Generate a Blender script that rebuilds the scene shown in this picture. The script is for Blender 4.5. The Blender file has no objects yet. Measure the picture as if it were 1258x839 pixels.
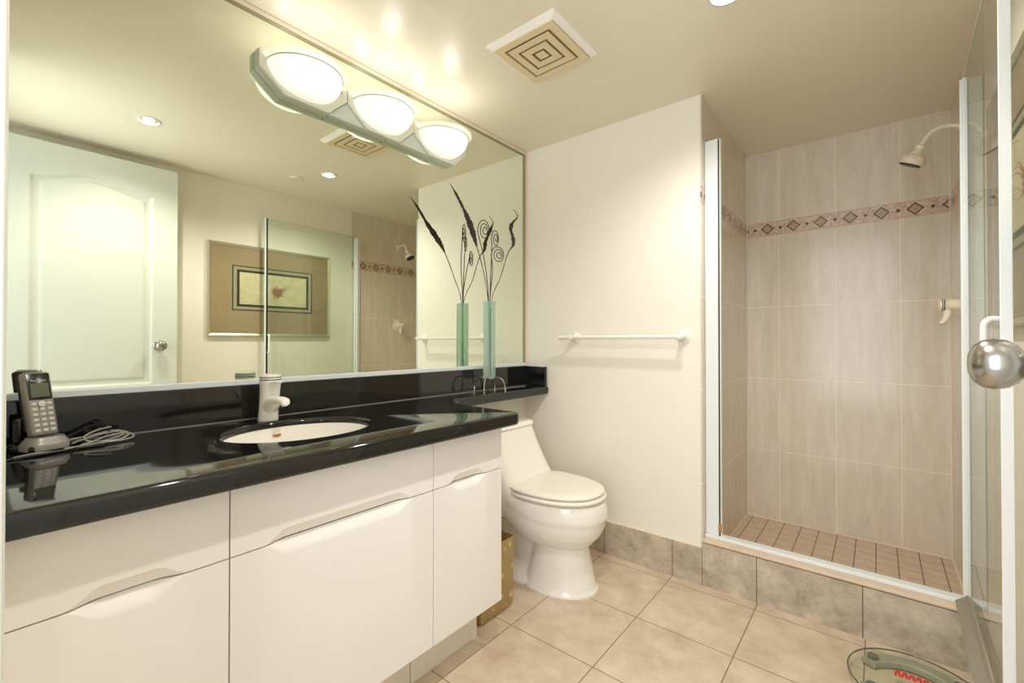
import bpy, bmesh, math, random
from mathutils import Vector, Matrix
C = bpy.context.scene.collection
PI = math.pi
scn = bpy.context.scene

# ------------------------------------------------------------------ camera, world, exposure, big lights
CAMX, CAMZ, YAW, FPX = 1.623, 1.10, 39.23, 550.0
cam_d = bpy.data.cameras.new('camera'); cam = bpy.data.objects.new('camera', cam_d); C.objects.link(cam)
cam_d.sensor_width = 36.0; cam_d.lens = 36.0 * FPX / 1258.0; cam_d.clip_start = 0.02
cam.location = (CAMX, 0, CAMZ); cam.rotation_euler = (PI/2 + math.radians(0.44), 0, math.radians(YAW)); cam_d.shift_y = -4.22/1258
scn.camera = cam
scn.view_settings.view_transform = 'Standard'; scn.view_settings.look = 'None'
scn.view_settings.gamma = 1.0; scn.view_settings.use_curve_mapping = False
scn.view_settings.exposure = 0.42
cy = scn.cycles
cy.max_bounces = 10; cy.diffuse_bounces = 6; cy.glossy_bounces = 6; cy.transmission_bounces = 8; cy.transparent_max_bounces = 12
cy.caustics_reflective = True; cy.caustics_refractive = False; cy.blur_glossy = 0.6
cy.sample_clamp_indirect = 6.0; cy.use_denoising = True

world = bpy.data.worlds.new('world'); scn.world = world; world.use_nodes = True
bg = world.node_tree.nodes['Background']; bg.inputs[0].default_value = (0.80, 0.90, 1.0, 1); bg.inputs[1].default_value = 0.7

def light(name, kind, loc, energy, color, target=None, **kw):
    d = bpy.data.lights.new(name, kind); d.energy = energy; d.color = color
    for k, v in kw.items(): setattr(d, k, v)
    o = bpy.data.objects.new(name, d); C.objects.link(o); o.location = loc
    if target is not None:
        o.rotation_euler = (Vector(target) - Vector(loc)).to_track_quat('-Z', 'Y').to_euler()
    return o
WARM = (1.0, 0.955, 0.90)
COOL = (0.90, 0.95, 1.0)
# daylight coming along the hallway and in through the open doorway
light('hallway_daylight', 'AREA', (1.40, -0.95, 1.35), 27, COOL, target=(0.9, 1.2, 1.1), shape='RECTANGLE', size=1.4, size_y=2.0)
# photographer's strobe bounced off the ceiling by the doorway
light('bounced_strobe', 'SPOT', (1.50, -0.02, 1.45), 12, (0.84, 0.93, 1.0), target=(1.15, 0.62, 2.227), spot_size=math.radians(105), spot_blend=1.0, shadow_soft_size=0.08)
DOWN = [(1.245, 1.555), (1.25, 0.590)]
for i, (lx, ly) in enumerate(DOWN):
    light('downlight_beam', 'SPOT', (lx, ly, 2.235), 28, WARM, target=(lx, ly, 0), spot_size=math.radians(150), spot_blend=0.7, shadow_soft_size=0.024)
LAMPY = [0.765, 1.086, 1.407]
for ly in LAMPY:
    light('bulb_light', 'POINT', (0.115, ly, 2.062), 0.55, (1.0, 0.98, 0.95), shadow_soft_size=0.03)

# ------------------------------------------------------------------ helpers: materials
def srgb(r, g, b):
    f = lambda c: (c/255/12.92) if c/255 <= 0.04045 else ((c/255+0.055)/1.055)**2.4
    return (f(r), f(g), f(b), 1.0)

class N:                                     # tiny math wrapper over shader nodes
    def __init__(s, nt, sock): s.nt = nt; s.sock = sock
    def _op(s, op, *a):
        n = s.nt.nodes.new('ShaderNodeMath'); n.operation = op
        for i, v in enumerate((s,) + a):
            if isinstance(v, N): s.nt.links.new(v.sock, n.inputs[i])
            else: n.inputs[i].default_value = v
        return N(s.nt, n.outputs[0])
    def __add__(s, o): return s._op('ADD', o)
    def __sub__(s, o): return s._op('SUBTRACT', o)
    def __mul__(s, o): return s._op('MULTIPLY', o)
    def __truediv__(s, o): return s._op('DIVIDE', o)
    def abs(s): return s._op('ABSOLUTE')
    def fract(s): return s._op('FRACT')
    def lt(s, o): return s._op('LESS_THAN', o)
    def gt(s, o): return s._op('GREATER_THAN', o)
    def mx(s, o): return s._op('MAXIMUM', o)
    def mn(s, o): return s._op('MINIMUM', o)
    def sqrt(s): return s._op('SQRT')

def new_mat(name):
    m = bpy.data.materials.new(name); m.use_nodes = True
    return m, m.node_tree, m.node_tree.nodes['Principled BSDF']
def setin(b, name, v):
    if name in b.inputs: b.inputs[name].default_value = v
def mat(name, col, rough=0.5, metal=0.0, coat=0.0, spec=0.5, emit=None, es=0.0, noise=None, bump=0.0, nscale=40.0, noise_col=None, ncon=1.0):
    m, nt, b = new_mat(name)
    setin(b, 'Base Color', col); setin(b, 'Roughness', rough); setin(b, 'Metallic', metal)
    setin(b, 'Coat Weight', coat); setin(b, 'Coat Roughness', 0.03); setin(b, 'Specular IOR Level', spec)
    if emit: setin(b, 'Emission Color', emit); setin(b, 'Emission Strength', es)
    tc = nt.nodes.new('ShaderNodeTexCoord'); tx = nt.nodes.new('ShaderNodeTexNoise')
    tx.inputs['Scale'].default_value = nscale; nt.links.new(tc.outputs['Object'], tx.inputs['Vector'])
    if noise_col:
        mixc(nt, tx.outputs['Fac'], col, noise_col, b.inputs['Base Color'], ncon)
    if bump:
        bp = nt.nodes.new('ShaderNodeBump'); bp.inputs['Strength'].default_value = bump; bp.inputs['Distance'].default_value = 0.002
        nt.links.new(tx.outputs['Fac'], bp.inputs['Height']); nt.links.new(bp.outputs[0], b.inputs['Normal'])
    return m
def mixc(nt, fac, a, bcol, out=None, contrast=1.0):
    r = nt.nodes.new('ShaderNodeMix'); r.data_type = 'RGBA'
    f = fac.sock if isinstance(fac, N) else fac
    if contrast != 1.0:
        mr = nt.nodes.new('ShaderNodeMapRange'); mr.inputs[1].default_value = 0.5-0.5/contrast; mr.inputs[2].default_value = 0.5+0.5/contrast
        nt.links.new(f, mr.inputs[0]); f = mr.outputs[0]
    nt.links.new(f, r.inputs[0])
    for i, v in ((6, a), (7, bcol)):
        if hasattr(v, 'is_output') or isinstance(v, bpy.types.NodeSocket): nt.links.new(v, r.inputs[i])
        else: r.inputs[i].default_value = v
    if out is not None: nt.links.new(r.outputs[2], out)
    return r.outputs[2]
def pos(nt):
    g = nt.nodes.new('ShaderNodeNewGeometry'); s = nt.nodes.new('ShaderNodeSeparateXYZ'); nt.links.new(g.outputs['Position'], s.inputs[0])
    return g, [N(nt, s.outputs[i]) for i in range(3)]
def noise(nt, vec, scale=(1, 1, 1), sc=1.0, detail=4, rough=0.55, dist=0.0):
    mp = nt.nodes.new('ShaderNodeMapping'); mp.inputs['Scale'].default_value = scale; nt.links.new(vec, mp.inputs[0])
    t = nt.nodes.new('ShaderNodeTexNoise'); t.inputs['Scale'].default_value = sc; t.inputs['Detail'].default_value = detail
    t.inputs['Roughness'].default_value = rough; t.inputs['Distortion'].default_value = dist; nt.links.new(mp.outputs[0], t.inputs['Vector'])
    return N(nt, t.outputs['Fac'])
def joint(c, origin, pitch, half):           # 1 on a joint line
    f = ((c - origin) / pitch + 100.5).fract() - 0.5
    return (f.abs() * pitch).lt(half)

def mat_floor_tile():
    m, nt, b = new_mat('floor_tile'); g, (x, y, z) = pos(nt)
    j = joint(x, 0.5165, 0.3555, 0.0019).mx(joint(y, 1.350, 0.3535, 0.0019))
    n1 = noise(nt, g.outputs['Position'], (1, 1, 1), 7.0, 10, 0.68, 0.2)
    n2 = noise(nt, g.outputs['Position'], (1, 1, 1), 28.0, 6, 0.65)
    c1 = mixc(nt, n1, srgb(192, 168, 144), srgb(228, 212, 190), None, 2.9)
    c2 = mixc(nt, n2 * 0.40, c1, srgb(206, 186, 164))
    mixc(nt, j, c2, srgb(140, 116, 96), b.inputs['Base Color'])
    setin(b, 'Roughness', 0.42)
    bp = nt.nodes.new('ShaderNodeBump'); bp.inputs['Strength'].default_value = 0.35; bp.inputs['Distance'].default_value = 0.003
    h = n2 * 0.15 - j * 1.0
    nt.links.new(h.sock, bp.inputs['Height']); nt.links.new(bp.outputs[0], b.inputs['Normal'])
    return m
def mat_base_tile():
    m, nt, b = new_mat('base_tile'); g, (x, y, z) = pos(nt)
    j = joint(x, 0.5195, 0.3520, 0.0019)
    n1 = noise(nt, g.outputs['Position'], (1, 1, 1), 9.0, 10, 0.72, 0.25)
    c = mixc(nt, n1, srgb(156, 141, 122), srgb(210, 197, 176), None, 3.2)
    mixc(nt, j, c, srgb(112, 96, 82), b.inputs['Base Color'])
    setin(b, 'Roughness', 0.4)
    return m
def mat_wall_tile(axis):
    m, nt, b = new_mat('shower_tile_' + axis); g, (x, y, z) = pos(nt)
    c = x if axis == 'x' else y
    origin = 1.175 if axis == 'x' else 2.347
    half = 0.0021
    jv = joint(c, origin, 0.2705, half)
    jh = joint(z, 0.455, 0.425, half) * z.lt(1.74)
    vec = g.outputs['Position']
    s1 = noise(nt, vec, (9, 9, 1.3), 3.0, 6, 0.6, 0.7)
    s2 = noise(nt, vec, (30, 30, 2.0), 3.0, 5, 0.6, 0.5)
    base = mixc(nt, s1, srgb(210, 199, 181), srgb(232, 224, 208), None, 2.2)
    base = mixc(nt, s2 * 0.55, base, srgb(220, 202, 180))
    tile = mixc(nt, jv.mx(jh), base, srgb(240, 230, 208))
    # decorative border strip
    band = z.gt(1.729) * z.lt(1.812)
    f = ((c - (0.987 if axis == 'x' else 3.018)) / 0.131 + 100.5).fract() - 0.5
    dz = (z - 1.7705).abs()
    d = (f.abs() * 0.131) / 0.033 + dz / 0.032
    outline = (d - 0.9).abs().lt(0.125)
    inner = d.lt(0.8)
    dz2 = dz; f2 = ((c - (0.987 if axis == 'x' else 3.018)) / 0.131 + 100.0).fract() - 0.5
    dot = (f2.abs() * 0.131 + dz2).lt(0.0100)
    sc = noise(nt, vec, (1, 1, 1), 55.0, 3, 0.5, 1.5)
    bgc = mixc(nt, sc, srgb(190, 162, 140), srgb(226, 206, 186), None, 4.0)
    bgc = mixc(nt, inner * 0.6, bgc, srgb(168, 140, 122))
    bc = mixc(nt, outline.mx(dot), bgc, srgb(84, 60, 50))
    edge = (dz.gt(0.0385))
    bc = mixc(nt, edge, bc, srgb(196, 160, 134))
    mixc(nt, band, tile, bc, b.inputs['Base Color'])
    setin(b, 'Roughness', 0.16)
    bp = nt.nodes.new('ShaderNodeBump'); bp.inputs['Strength'].default_value = 0.25; bp.inputs['Distance'].default_value = 0.002
    nt.links.new((jv.mx(jh) * -1.0 + noise(nt, vec, (1, 1, 1), 9.0, 2) * 0.5).sock, bp.inputs['Height']); nt.links.new(bp.outputs[0], b.inputs['Normal'])
    return m
def mat_mosaic():
    m, nt, b = new_mat('mosaic_floor'); g, (x, y, z) = pos(nt)
    jx = joint(x, 1.120, 0.0820, 0.0021); jy = joint(y, 3.005, 0.0820, 0.0016)
    n = noise(nt, g.outputs['Position'], (1, 1, 1), 20.0, 4)
    c = mixc(nt, n, srgb(204, 180, 158), srgb(218, 196, 174), None, 2.0)
    c = mixc(nt, jy, c, srgb(150, 124, 104))
    mixc(nt, jx, c, srgb(104, 84, 70), b.inputs['Base Color']); setin(b, 'Roughness', 0.4)
    return m
def mat_granite():
    m, nt, b = new_mat('black_granite'); g, _ = pos(nt)
    n = noise(nt, g.outputs['Position'], (1, 1, 1), 420.0, 2, 0.7)
    n2 = noise(nt, g.outputs['Position'], (1, 1, 1), 60.0, 4, 0.7)
    c = mixc(nt, n, srgb(9, 9, 9), srgb(34, 33, 31), None, 3.0)
    mixc(nt, n2 * 0.5, c, srgb(18, 18, 19), b.inputs['Base Color'])
    setin(b, 'Roughness', 0.06); setin(b, 'Specular IOR Level', 0.62)
    return m
def mat_glass(name, tint=(0.93, 0.97, 0.94), ior=1.5):
    m, nt, b = new_mat(name); nt.nodes.remove(b); out = nt.nodes['Material Output']
    tr = nt.nodes.new('ShaderNodeBsdfTransparent'); tr.inputs[0].default_value = (*tint, 1)
    gl = nt.nodes.new('ShaderNodeBsdfGlossy'); gl.inputs['Roughness'].default_value = 0.0
    fr = nt.nodes.new('ShaderNodeFresnel'); fr.inputs[0].default_value = ior
    gm = nt.nodes.new('ShaderNodeNewGeometry')
    mul = N(nt, fr.outputs[0]) * (N(nt, gm.outputs['Backfacing']) * -1.0 + 1.0)
    mx = nt.nodes.new('ShaderNodeMixShader'); nt.links.new(mul.sock, mx.inputs[0]); nt.links.new(tr.outputs[0], mx.inputs[1]); nt.links.new(gl.outputs[0], mx.inputs[2])
    nt.links.new(mx.outputs[0], out.inputs[0])
    return m
def mat_mirror():
    m, nt, b = new_mat('mirror_silver'); setin(b, 'Base Color', (0.86, 0.90, 0.78, 1)); setin(b, 'Metallic', 1.0); setin(b, 'Roughness', 0.0)
    return m
def mat_frosted(name, col, emit=0.0, ecol=(1, 1, 1, 1), alpha=0.5):
    m, nt, b = new_mat(name); nt.nodes.remove(b); out = nt.nodes['Material Output']
    tl = nt.nodes.new('ShaderNodeBsdfTranslucent'); tl.inputs[0].default_value = col
    pr = nt.nodes.new('ShaderNodeBsdfPrincipled'); setin(pr, 'Base Color', col); setin(pr, 'Roughness', 0.3)
    if emit: setin(pr, 'Emission Color', ecol); setin(pr, 'Emission Strength', emit)
    mx = nt.nodes.new('ShaderNodeMixShader'); mx.inputs[0].default_value = 0.5
    nt.links.new(tl.outputs[0], mx.inputs[1]); nt.links.new(pr.outputs[0], mx.inputs[2])
    tr = nt.nodes.new('ShaderNodeBsdfTransparent'); tr.inputs[0].default_value = col
    m2 = nt.nodes.new('ShaderNodeMixShader'); m2.inputs[0].default_value = alpha
    nt.links.new(tr.outputs[0], m2.inputs[1]); nt.links.new(mx.outputs[0], m2.inputs[2]); nt.links.new(m2.outputs[0], out.inputs[0])
    return m

M = {}
M['wall'] = mat('wall_paint', srgb(238, 232, 219), 0.55, bump=0.04, nscale=120)
M['ceil'] = mat('ceiling_paint', srgb(235, 226, 205), 0.32, bump=0.03, nscale=90)
M['floor'] = mat_floor_tile(); M['base'] = mat_base_tile()
M['tx'] = mat_wall_tile('x'); M['ty'] = mat_wall_tile('y'); M['mosaic'] = mat_mosaic()
M['granite'] = mat_granite(); M['mirror'] = mat_mirror(); M['glass'] = mat_glass('clear_glass', (0.955, 0.98, 0.96))
M['white'] = mat('white_enamel', srgb(238, 236, 230), 0.25, bump=0.02, nscale=30)
M['lacquer'] = mat('white_lacquer', srgb(240, 237, 232), 0.22, bump=0.01, nscale=8)
M['toe'] = mat('toe_kick_white', srgb(228, 220, 204), 0.5, bump=0.02)
M['ceramic'] = mat('white_ceramic', srgb(242, 238, 230), 0.08, coat=0.4, bump=0.0)
M['seat'] = mat('seat_plastic', srgb(243, 238, 226), 0.15, bump=0.0)
M['cream'] = mat('cream_plastic', srgb(232, 222, 200), 0.3)
M['creamcap'] = mat('cream_tile_cap', srgb(226, 206, 182), 0.3, nscale=20, noise_col=srgb(214, 190, 164))
M['alu'] = mat('white_aluminium', srgb(232, 236, 236), 0.35)
M['alug'] = mat('pale_trim', srgb(214, 222, 224), 0.35)
M['black'] = mat('black_rubber', srgb(22, 20, 20), 0.45)
M['brass'] = mat('brass', srgb(204, 166, 112), 0.3, metal=1.0)
M['nickel'] = mat('brushed_nickel', srgb(176, 172, 166), 0.24, metal=1.0, bump=0.03, nscale=200)
M['chrome'] = mat('chrome', srgb(214, 214, 214), 0.08, metal=1.0)
M['doorp'] = mat('door_paint', srgb(218, 220, 212), 0.35, bump=0.02)
M['ventp'] = mat('vent_plastic', srgb(228, 208, 168), 0.4)
M['ventrim'] = mat('vent_rim', srgb(244, 240, 230), 0.35)
M['ventdark'] = mat('painted_slot_shade', srgb(150, 126, 82), 0.7)
M['twig'] = mat('dark_twig', srgb(34, 26, 24), 0.6, bump=0.5, nscale=150, noise_col=srgb(66, 54, 48))
M['vase'] = mat_frosted('green_frosted_glass', (0.85, 0.94, 0.885, 1), alpha=0.34)
M['vasedge'] = mat('green_glass_edge', srgb(60, 96, 80), 0.1)
M['shade'] = mat_frosted('lit_lamp_shade', (0.62, 0.62, 0.59, 1), emit=0.5, ecol=(1.0, 0.98, 0.94, 1), alpha=0.93)
M['rimglass'] = mat_frosted('shade_rim_glass', (0.96, 0.97, 0.93, 1), emit=0.15, ecol=(1.0, 0.97, 0.88, 1), alpha=0.45)
M['bulb'] = mat('lit_bulb', srgb(255, 245, 225), 0.3, emit=(1.0, 0.88, 0.68, 1), es=2.5)
M['dllens'] = mat('downlight_lens', srgb(255, 240, 220), 0.3, emit=(1.0, 0.86, 0.68, 1), es=2.2)
M['dlcan'] = mat('downlight_can', srgb(150, 118, 92), 0.3, metal=0.6)
M['fixture'] = mat('fixture_enamel', srgb(196, 204, 186), 0.3)
M['fixface'] = mat('fixture_face', srgb(232, 232, 216), 0.25)
M['fixglass'] = mat('fixture_glass_panel', srgb(214, 222, 214), 0.1)
M['silver'] = mat('silver_plastic', srgb(140, 137, 130), 0.35, metal=0.3)
M['phblack'] = mat('black_gloss_plastic', srgb(20, 20, 20), 0.2)
M['lcd'] = mat('phone_display', srgb(92, 98, 80), 0.2)
M['key'] = mat('phone_keys', srgb(206, 200, 186), 0.4)
M['cord'] = mat('grey_cord', srgb(150, 146, 138), 0.3)
M['cordb'] = mat('black_cord', srgb(26, 24, 24), 0.4)
M['frame'] = mat('champagne_frame', srgb(206, 198, 176), 0.28, metal=0.7)
M['matboard'] = mat('brown_mat_board', srgb(180, 152, 124), 0.22, nscale=5, noise_col=srgb(170, 142, 114))
M['inkblack'] = mat('black_line', srgb(46, 48, 44), 0.4)
M['midgrey'] = mat('taupe_fillet', srgb(176, 158, 134), 0.4)
M['parch'] = mat('parchment', srgb(228, 212, 182), 0.5, nscale=24, noise_col=srgb(206, 184, 146), ncon=2.0)
M['rust'] = mat('rust_ink', srgb(158, 104, 78), 0.5)
M['gold'] = mat('gold_foil', srgb(186, 160, 104), 0.35, metal=0.25, bump=0.25, nscale=30, noise_col=srgb(164, 138, 84))
M['goldpat'] = mat('silver_foil_flower', srgb(204, 186, 138), 0.35, metal=0.2)
M['grey'] = mat('grey_green_plastic', srgb(168, 164, 148), 0.3)
M['greyd'] = mat('dark_grey_pad', srgb(106, 106, 92), 0.5)
M['red'] = mat('red_print', srgb(214, 42, 30), 0.4)
M['sglass'] = mat_glass('scale_glass', (0.94, 0.96, 0.92))
M['sweep'] = mat_frosted('clear_vinyl_sweep', (0.62, 0.58, 0.50, 1), alpha=0.75)
M['gedge'] = mat('glass_edge_green', srgb(176, 196, 176), 0.15)
M['railw'] = mat('clear_edge_rail', srgb(206, 204, 184), 0.3)
M['liptan'] = mat('mirror_edge_beige', srgb(150, 142, 112), 0.4)  # darker beige of the thin lip inside the mirror frame
M['dark'] = mat('painted_gap_shade', srgb(30, 28, 26), 0.8)
M['caulk'] = mat('caulk', srgb(232, 220, 200), 0.5)

# ------------------------------------------------------------------ helpers: objects
def org(p):
    v = Vector((0, 0, 0))
    while p is not None: v += p.location; p = p.parent
    return v
def obj(name, bm, m, parent=None, smooth=False, loc=None, ang=40):
    """bm in world coordinates"""
    o_ = org(parent)
    if loc is not None and parent is None: o_ = Vector(loc)
    me = bpy.data.meshes.new(name)
    bmesh.ops.recalc_face_normals(bm, faces=bm.faces)
    bmesh.ops.translate(bm, vec=-o_, verts=bm.verts)
    if smooth:
        for f in bm.faces: f.smooth = True
        la = math.radians(ang)
        for e in bm.edges:
            if len(e.link_faces) == 2 and e.calc_face_angle(0) > la: e.smooth = False
    bm.to_mesh(me); bm.free()
    ms = m if isinstance(m, (list, tuple)) else [m]
    for q in ms: me.materials.append(q)
    o = bpy.data.objects.new(name, me); C.objects.link(o)
    if parent is not None: o.parent = parent
    elif loc is not None: o.location = loc
    return o
def tag(o, label, cat, group=None, kind=None):
    o['label'] = label; o['category'] = cat
    if group: o['group'] = group
    if kind: o['kind'] = kind
    return o
def thing(name, label, cat, loc, group=None):
    o = bpy.data.objects.new(name, None); C.objects.link(o); o.location = loc; o.empty_display_size = 0.05
    return tag(o, label, cat, group)
def struct(name, bm, m, parent=None, **k):
    o = obj(name, bm, m, parent, **k)
    if parent is None: o['kind'] = 'structure'
    return o
def BM(): return bmesh.new()
def box(bm, x0, x1, y0, y1, z0, z1, bev=0.0, seg=2, mtx=None):
    t = bmesh.new(); bmesh.ops.create_cube(t, size=1.0)
    for v in t.verts:
        v.co = Vector(((x0+x1)/2 + v.co.x*(x1-x0), (y0+y1)/2 + v.co.y*(y1-y0), (z0+z1)/2 + v.co.z*(z1-z0)))
    if bev: bmesh.ops.bevel(t, geom=t.edges[:], offset=bev, segments=seg, profile=0.5, affect='EDGES')
    if mtx is not None: bmesh.ops.transform(t, matrix=mtx, verts=t.verts)
    merge(bm, t); return bm
def merge(bm, t):
    me = bpy.data.meshes.new('tmp'); t.to_mesh(me); t.free(); bm.from_mesh(me); bpy.data.meshes.remove(me)
def loft(bm, rings, cap0=True, cap1=True, closed=True, mi=0):
    vs = [[bm.verts.new(p) for p in r] for r in rings]; n = len(rings[0])
    for a, b in zip(vs, vs[1:]):
        for i in range(n if closed else n-1):
            f = bm.faces.new((a[i], a[(i+1) % n], b[(i+1) % n], b[i])); f.material_index = mi
    if cap0: bm.faces.new(vs[0]).material_index = mi
    if cap1: bm.faces.new(vs[-1]).material_index = mi
    return vs
def frame_of(d):
    d = Vector(d).normalized(); a = Vector((0, 0, 1)) if abs(d.z) < 0.9 else Vector((1, 0, 0))
    u = d.cross(a).normalized(); return u, d.cross(u).normalized(), d
def lathe(bm, prof, origin=(0, 0, 0), axis=(0, 0, 1), n=32, cap0=True, cap1=True, sx=1.0, sy=1.0):
    """prof: list of (radius, height)"""
    u, v, d = frame_of(axis); o = Vector(origin)
    rings = [[o + d*h + (u*math.cos(2*PI*i/n)*sx + v*math.sin(2*PI*i/n)*sy)*max(r, 1e-5) for i in range(n)] for r, h in prof]
    loft(bm, rings, cap0, cap1); return bm
def catmull(P, n=8):
    P = [Vector(p) for p in P]; out = []
    Q = [P[0]*2-P[1]] + P + [P[-1]*2-P[-2]]
    for i in range(1, len(Q)-2):
        for k in range(n):
            t = k/n; a, b, c, d = Q[i-1], Q[i], Q[i+1], Q[i+2]
            out.append(0.5*((2*b)+(c-a)*t+(2*a-5*b+4*c-d)*t*t+(3*b-a-3*c+d)*t**3))
    out.append(P[-1]); return out
def tube(bm, P, r, n=10, smoothn=0, cap=True, flat=1.0):
    """r: number or list (interpolated along path)"""
    if smoothn: P = catmull(P, smoothn)
    P = [Vector(p) for p in P]; m = len(P)
    def rad(i):
        if not isinstance(r, (list, tuple)): return r
        t = i/(m-1)*(len(r)-1); k = min(int(t), len(r)-2); return r[k]+(r[k+1]-r[k])*(t-k)
    T = [(P[min(i+1, m-1)]-P[max(i-1, 0)]).normalized() for i in range(m)]
    u, v, _ = frame_of(T[0]); rings = []
    for i in range(m):
        u = (u - T[i]*u.dot(T[i])).normalized(); v = T[i].cross(u)
        rings.append([P[i] + (u*math.cos(2*PI*k/n) + v*math.sin(2*PI*k/n)*flat)*rad(i) for k in range(n)])
    loft(bm, rings, cap, cap); return bm
def prism(bm, pts, h0, h1, axis='z', bev=0):
    f = {'z': lambda a, b, h: (a, b, h), 'x': lambda a, b, h: (h, a, b), 'y': lambda a, b, h: (a, h, b)}[axis]
    t = bmesh.new(); loft(t, [[f(a, b, h0) for a, b in pts], [f(a, b, h1) for a, b in pts]])
    bmesh.ops.recalc_face_normals(t, faces=t.faces)
    if bev: bmesh.ops.bevel(t, geom=t.edges[:], offset=bev, segments=2, profile=0.5, affect='EDGES')
    merge(bm, t); return bm
def curve_plate(splines, z0, z1, bev=0.0, res=3):
    """2D filled outline (with holes) between z0 and z1, rounded edges -> bmesh"""
    cu = bpy.data.curves.new('tmpc', 'CURVE'); cu.dimensions = '2D'; cu.fill_mode = 'BOTH'
    h = (z1-z0)/2; cu.extrude = max(h-bev, 1e-4); cu.bevel_depth = bev; cu.bevel_resolution = res; cu.offset = -bev
    for pts in splines:
        s = cu.splines.new('POLY'); s.points.add(len(pts)-1); s.use_cyclic_u = True
        for p, q in zip(s.points, pts): p.co = (q[0], q[1], 0, 1)
    o = bpy.data.objects.new('tmpc', cu); C.objects.link(o)
    dg = bpy.context.evaluated_depsgraph_get(); me = bpy.data.meshes.new_from_object(o.evaluated_get(dg))
    bm = bmesh.new(); bm.from_mesh(me); bpy.data.objects.remove(o); bpy.data.curves.remove(cu); bpy.data.meshes.remove(me)
    bmesh.ops.translate(bm, vec=(0, 0, (z0+z1)/2), verts=bm.verts)
    bmesh.ops.remove_doubles(bm, verts=bm.verts, dist=1e-5)
    return bm
def egg(xb, xf, yc, hw, z, n=48, cf=0.45, e=2.0):
    cx = xb+(xf-xb)*cf; o = []
    for k in range(n):
        t = 2*PI*k/n; c, s = math.cos(t), math.sin(t)
        c = math.copysign(abs(c)**(2/e), c); s = math.copysign(abs(s)**(2/e), s)
        o.append((cx+(xf-cx if c > 0 else cx-xb)*c, yc+hw*s, z))
    return o

# ------------------------------------------------------------------ the setting
XR, YB, YS, HC = 1.90, 2.12, 3.028, 2.227    # right wall, back wall, shower back wall, ceiling
XS, FY = 1.005, 0.024                        # shower left face, inner face of the front wall
MX = -0.006                                  # left wall face (mirror surface at x = 0)
b = BM(); box(b, -0.15, 2.05, -1.2, 3.2, -0.1, 0.0); struct('floor', b, M['floor'])
circ = lambda cx, cy_, r, n=40: [(cx+r*math.cos(2*PI*i/n), cy_+r*math.sin(2*PI*i/n)) for i in range(n)]
b = curve_plate([[(-0.15, FY-0.11), (2.05, FY-0.11), (2.05, 3.2), (-0.15, 3.2)]] + [circ(x, y, 0.041) for x, y in DOWN], HC, HC+0.012)
struct('ceiling', b, M['ceil'])
b = BM(); box(b, -0.15, 2.05, FY-0.11, 3.2, HC+0.10, HC+0.16); struct('ceiling_slab', b, M['ceil']).name = 'trim_8'
b = BM(); box(b, -0.15, MX, -0.09, 3.2, 0, HC); struct('wall_left', b, M['wall'])
b = BM(); box(b, MX, XS-0.006, YB, 3.2, 0, HC); struct('wall_back', b, M['wall'])
b = BM(); box(b, XR, 2.05, -0.09, YB, 0, HC); struct('wall_right', b, M['wall'])
b = BM(); box(b, XS-0.006, 2.05, YS, 3.2, 0, HC); struct('wall_shower_back', b, M['tx'])
b = BM(); box(b, XS-0.006, XS, YB+0.004, YS, 0, HC); struct('wall_shower_left', b, M['ty'])
b = BM(); box(b, XR, 2.05, YB, YS, 0, HC); struct('wall_shower_right', b, M['ty'])
b = BM(); box(b, MX, 1.03, FY-0.11, FY, 0, HC); box(b, 1.815, XR, FY-0.11, FY, 0, HC); box(b, 1.03, 1.815, FY-0.11, FY, 2.175, HC)
struct('wall_front', b, M['wall'])
# door casing on the left of the doorway
b = BM(); box(b, 1.03, 1.0345, -0.09, FY-0.0015, 0, 2.175, 0.0015); struct('trim_1', b, M['doorp'])
# skirting tiles
b = BM(); box(b, MX, 1.004, YB-0.010, YB, 0, 0.168, 0.0015); struct('baseboard_back', b, M['base'])
b = BM(); box(b, XR-0.010, XR, FY, YB-0.004, 0, 0.150, 0.0015); struct('baseboard_right', b, M['base'])
b = BM(); box(b, MX, 1.003, YB-0.008, YB, 0.168, 0.1715, 0.001); struct('trim_2', b, M['caulk'])
# shower pan and curb
b = BM(); box(b, XS, XR, YB+0.10, YS, 0, 0.047); struct('floor_shower', b, M['mosaic'])
b = BM(); box(b, XS, XR, YB-0.004, YB+0.10, 0, 0.190); struct('trim_3', b, M['base'])
b = BM(); box(b, XS, XR, YB-0.006, YB+0.105, 0.193, 0.206, 0.003); struct('trim_4', b, M['creamcap'])
b = BM(); box(b, XS+0.001, XR-0.012, 2.152, 2.196, 0.206, 0.2215, 0.003); struct('trim_5', b, M['alu'])
# caulk lines of the shower corner
b = BM(); box(b, XS, XS+0.004, YS-0.004, YS, 0.047, HC); box(b, XR-0.004, XR, YS-0.004, YS, 0.047, HC)
box(b, XS, XR, YS-0.004, YS, HC-0.004, HC); box(b, XS, XR, YS-0.005, YS, 0.047, 0.053); box(b, XS, XS+0.004, YB+0.004, YS, HC-0.004, HC); box(b, XR-0.006, XR, YB+0.1, YS, 0.047, 0.055)
box(b, XS, XS+0.006, YB+0.1, YS, 0.047, 0.055)
struct('trim_6', b, M['caulk'])

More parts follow.
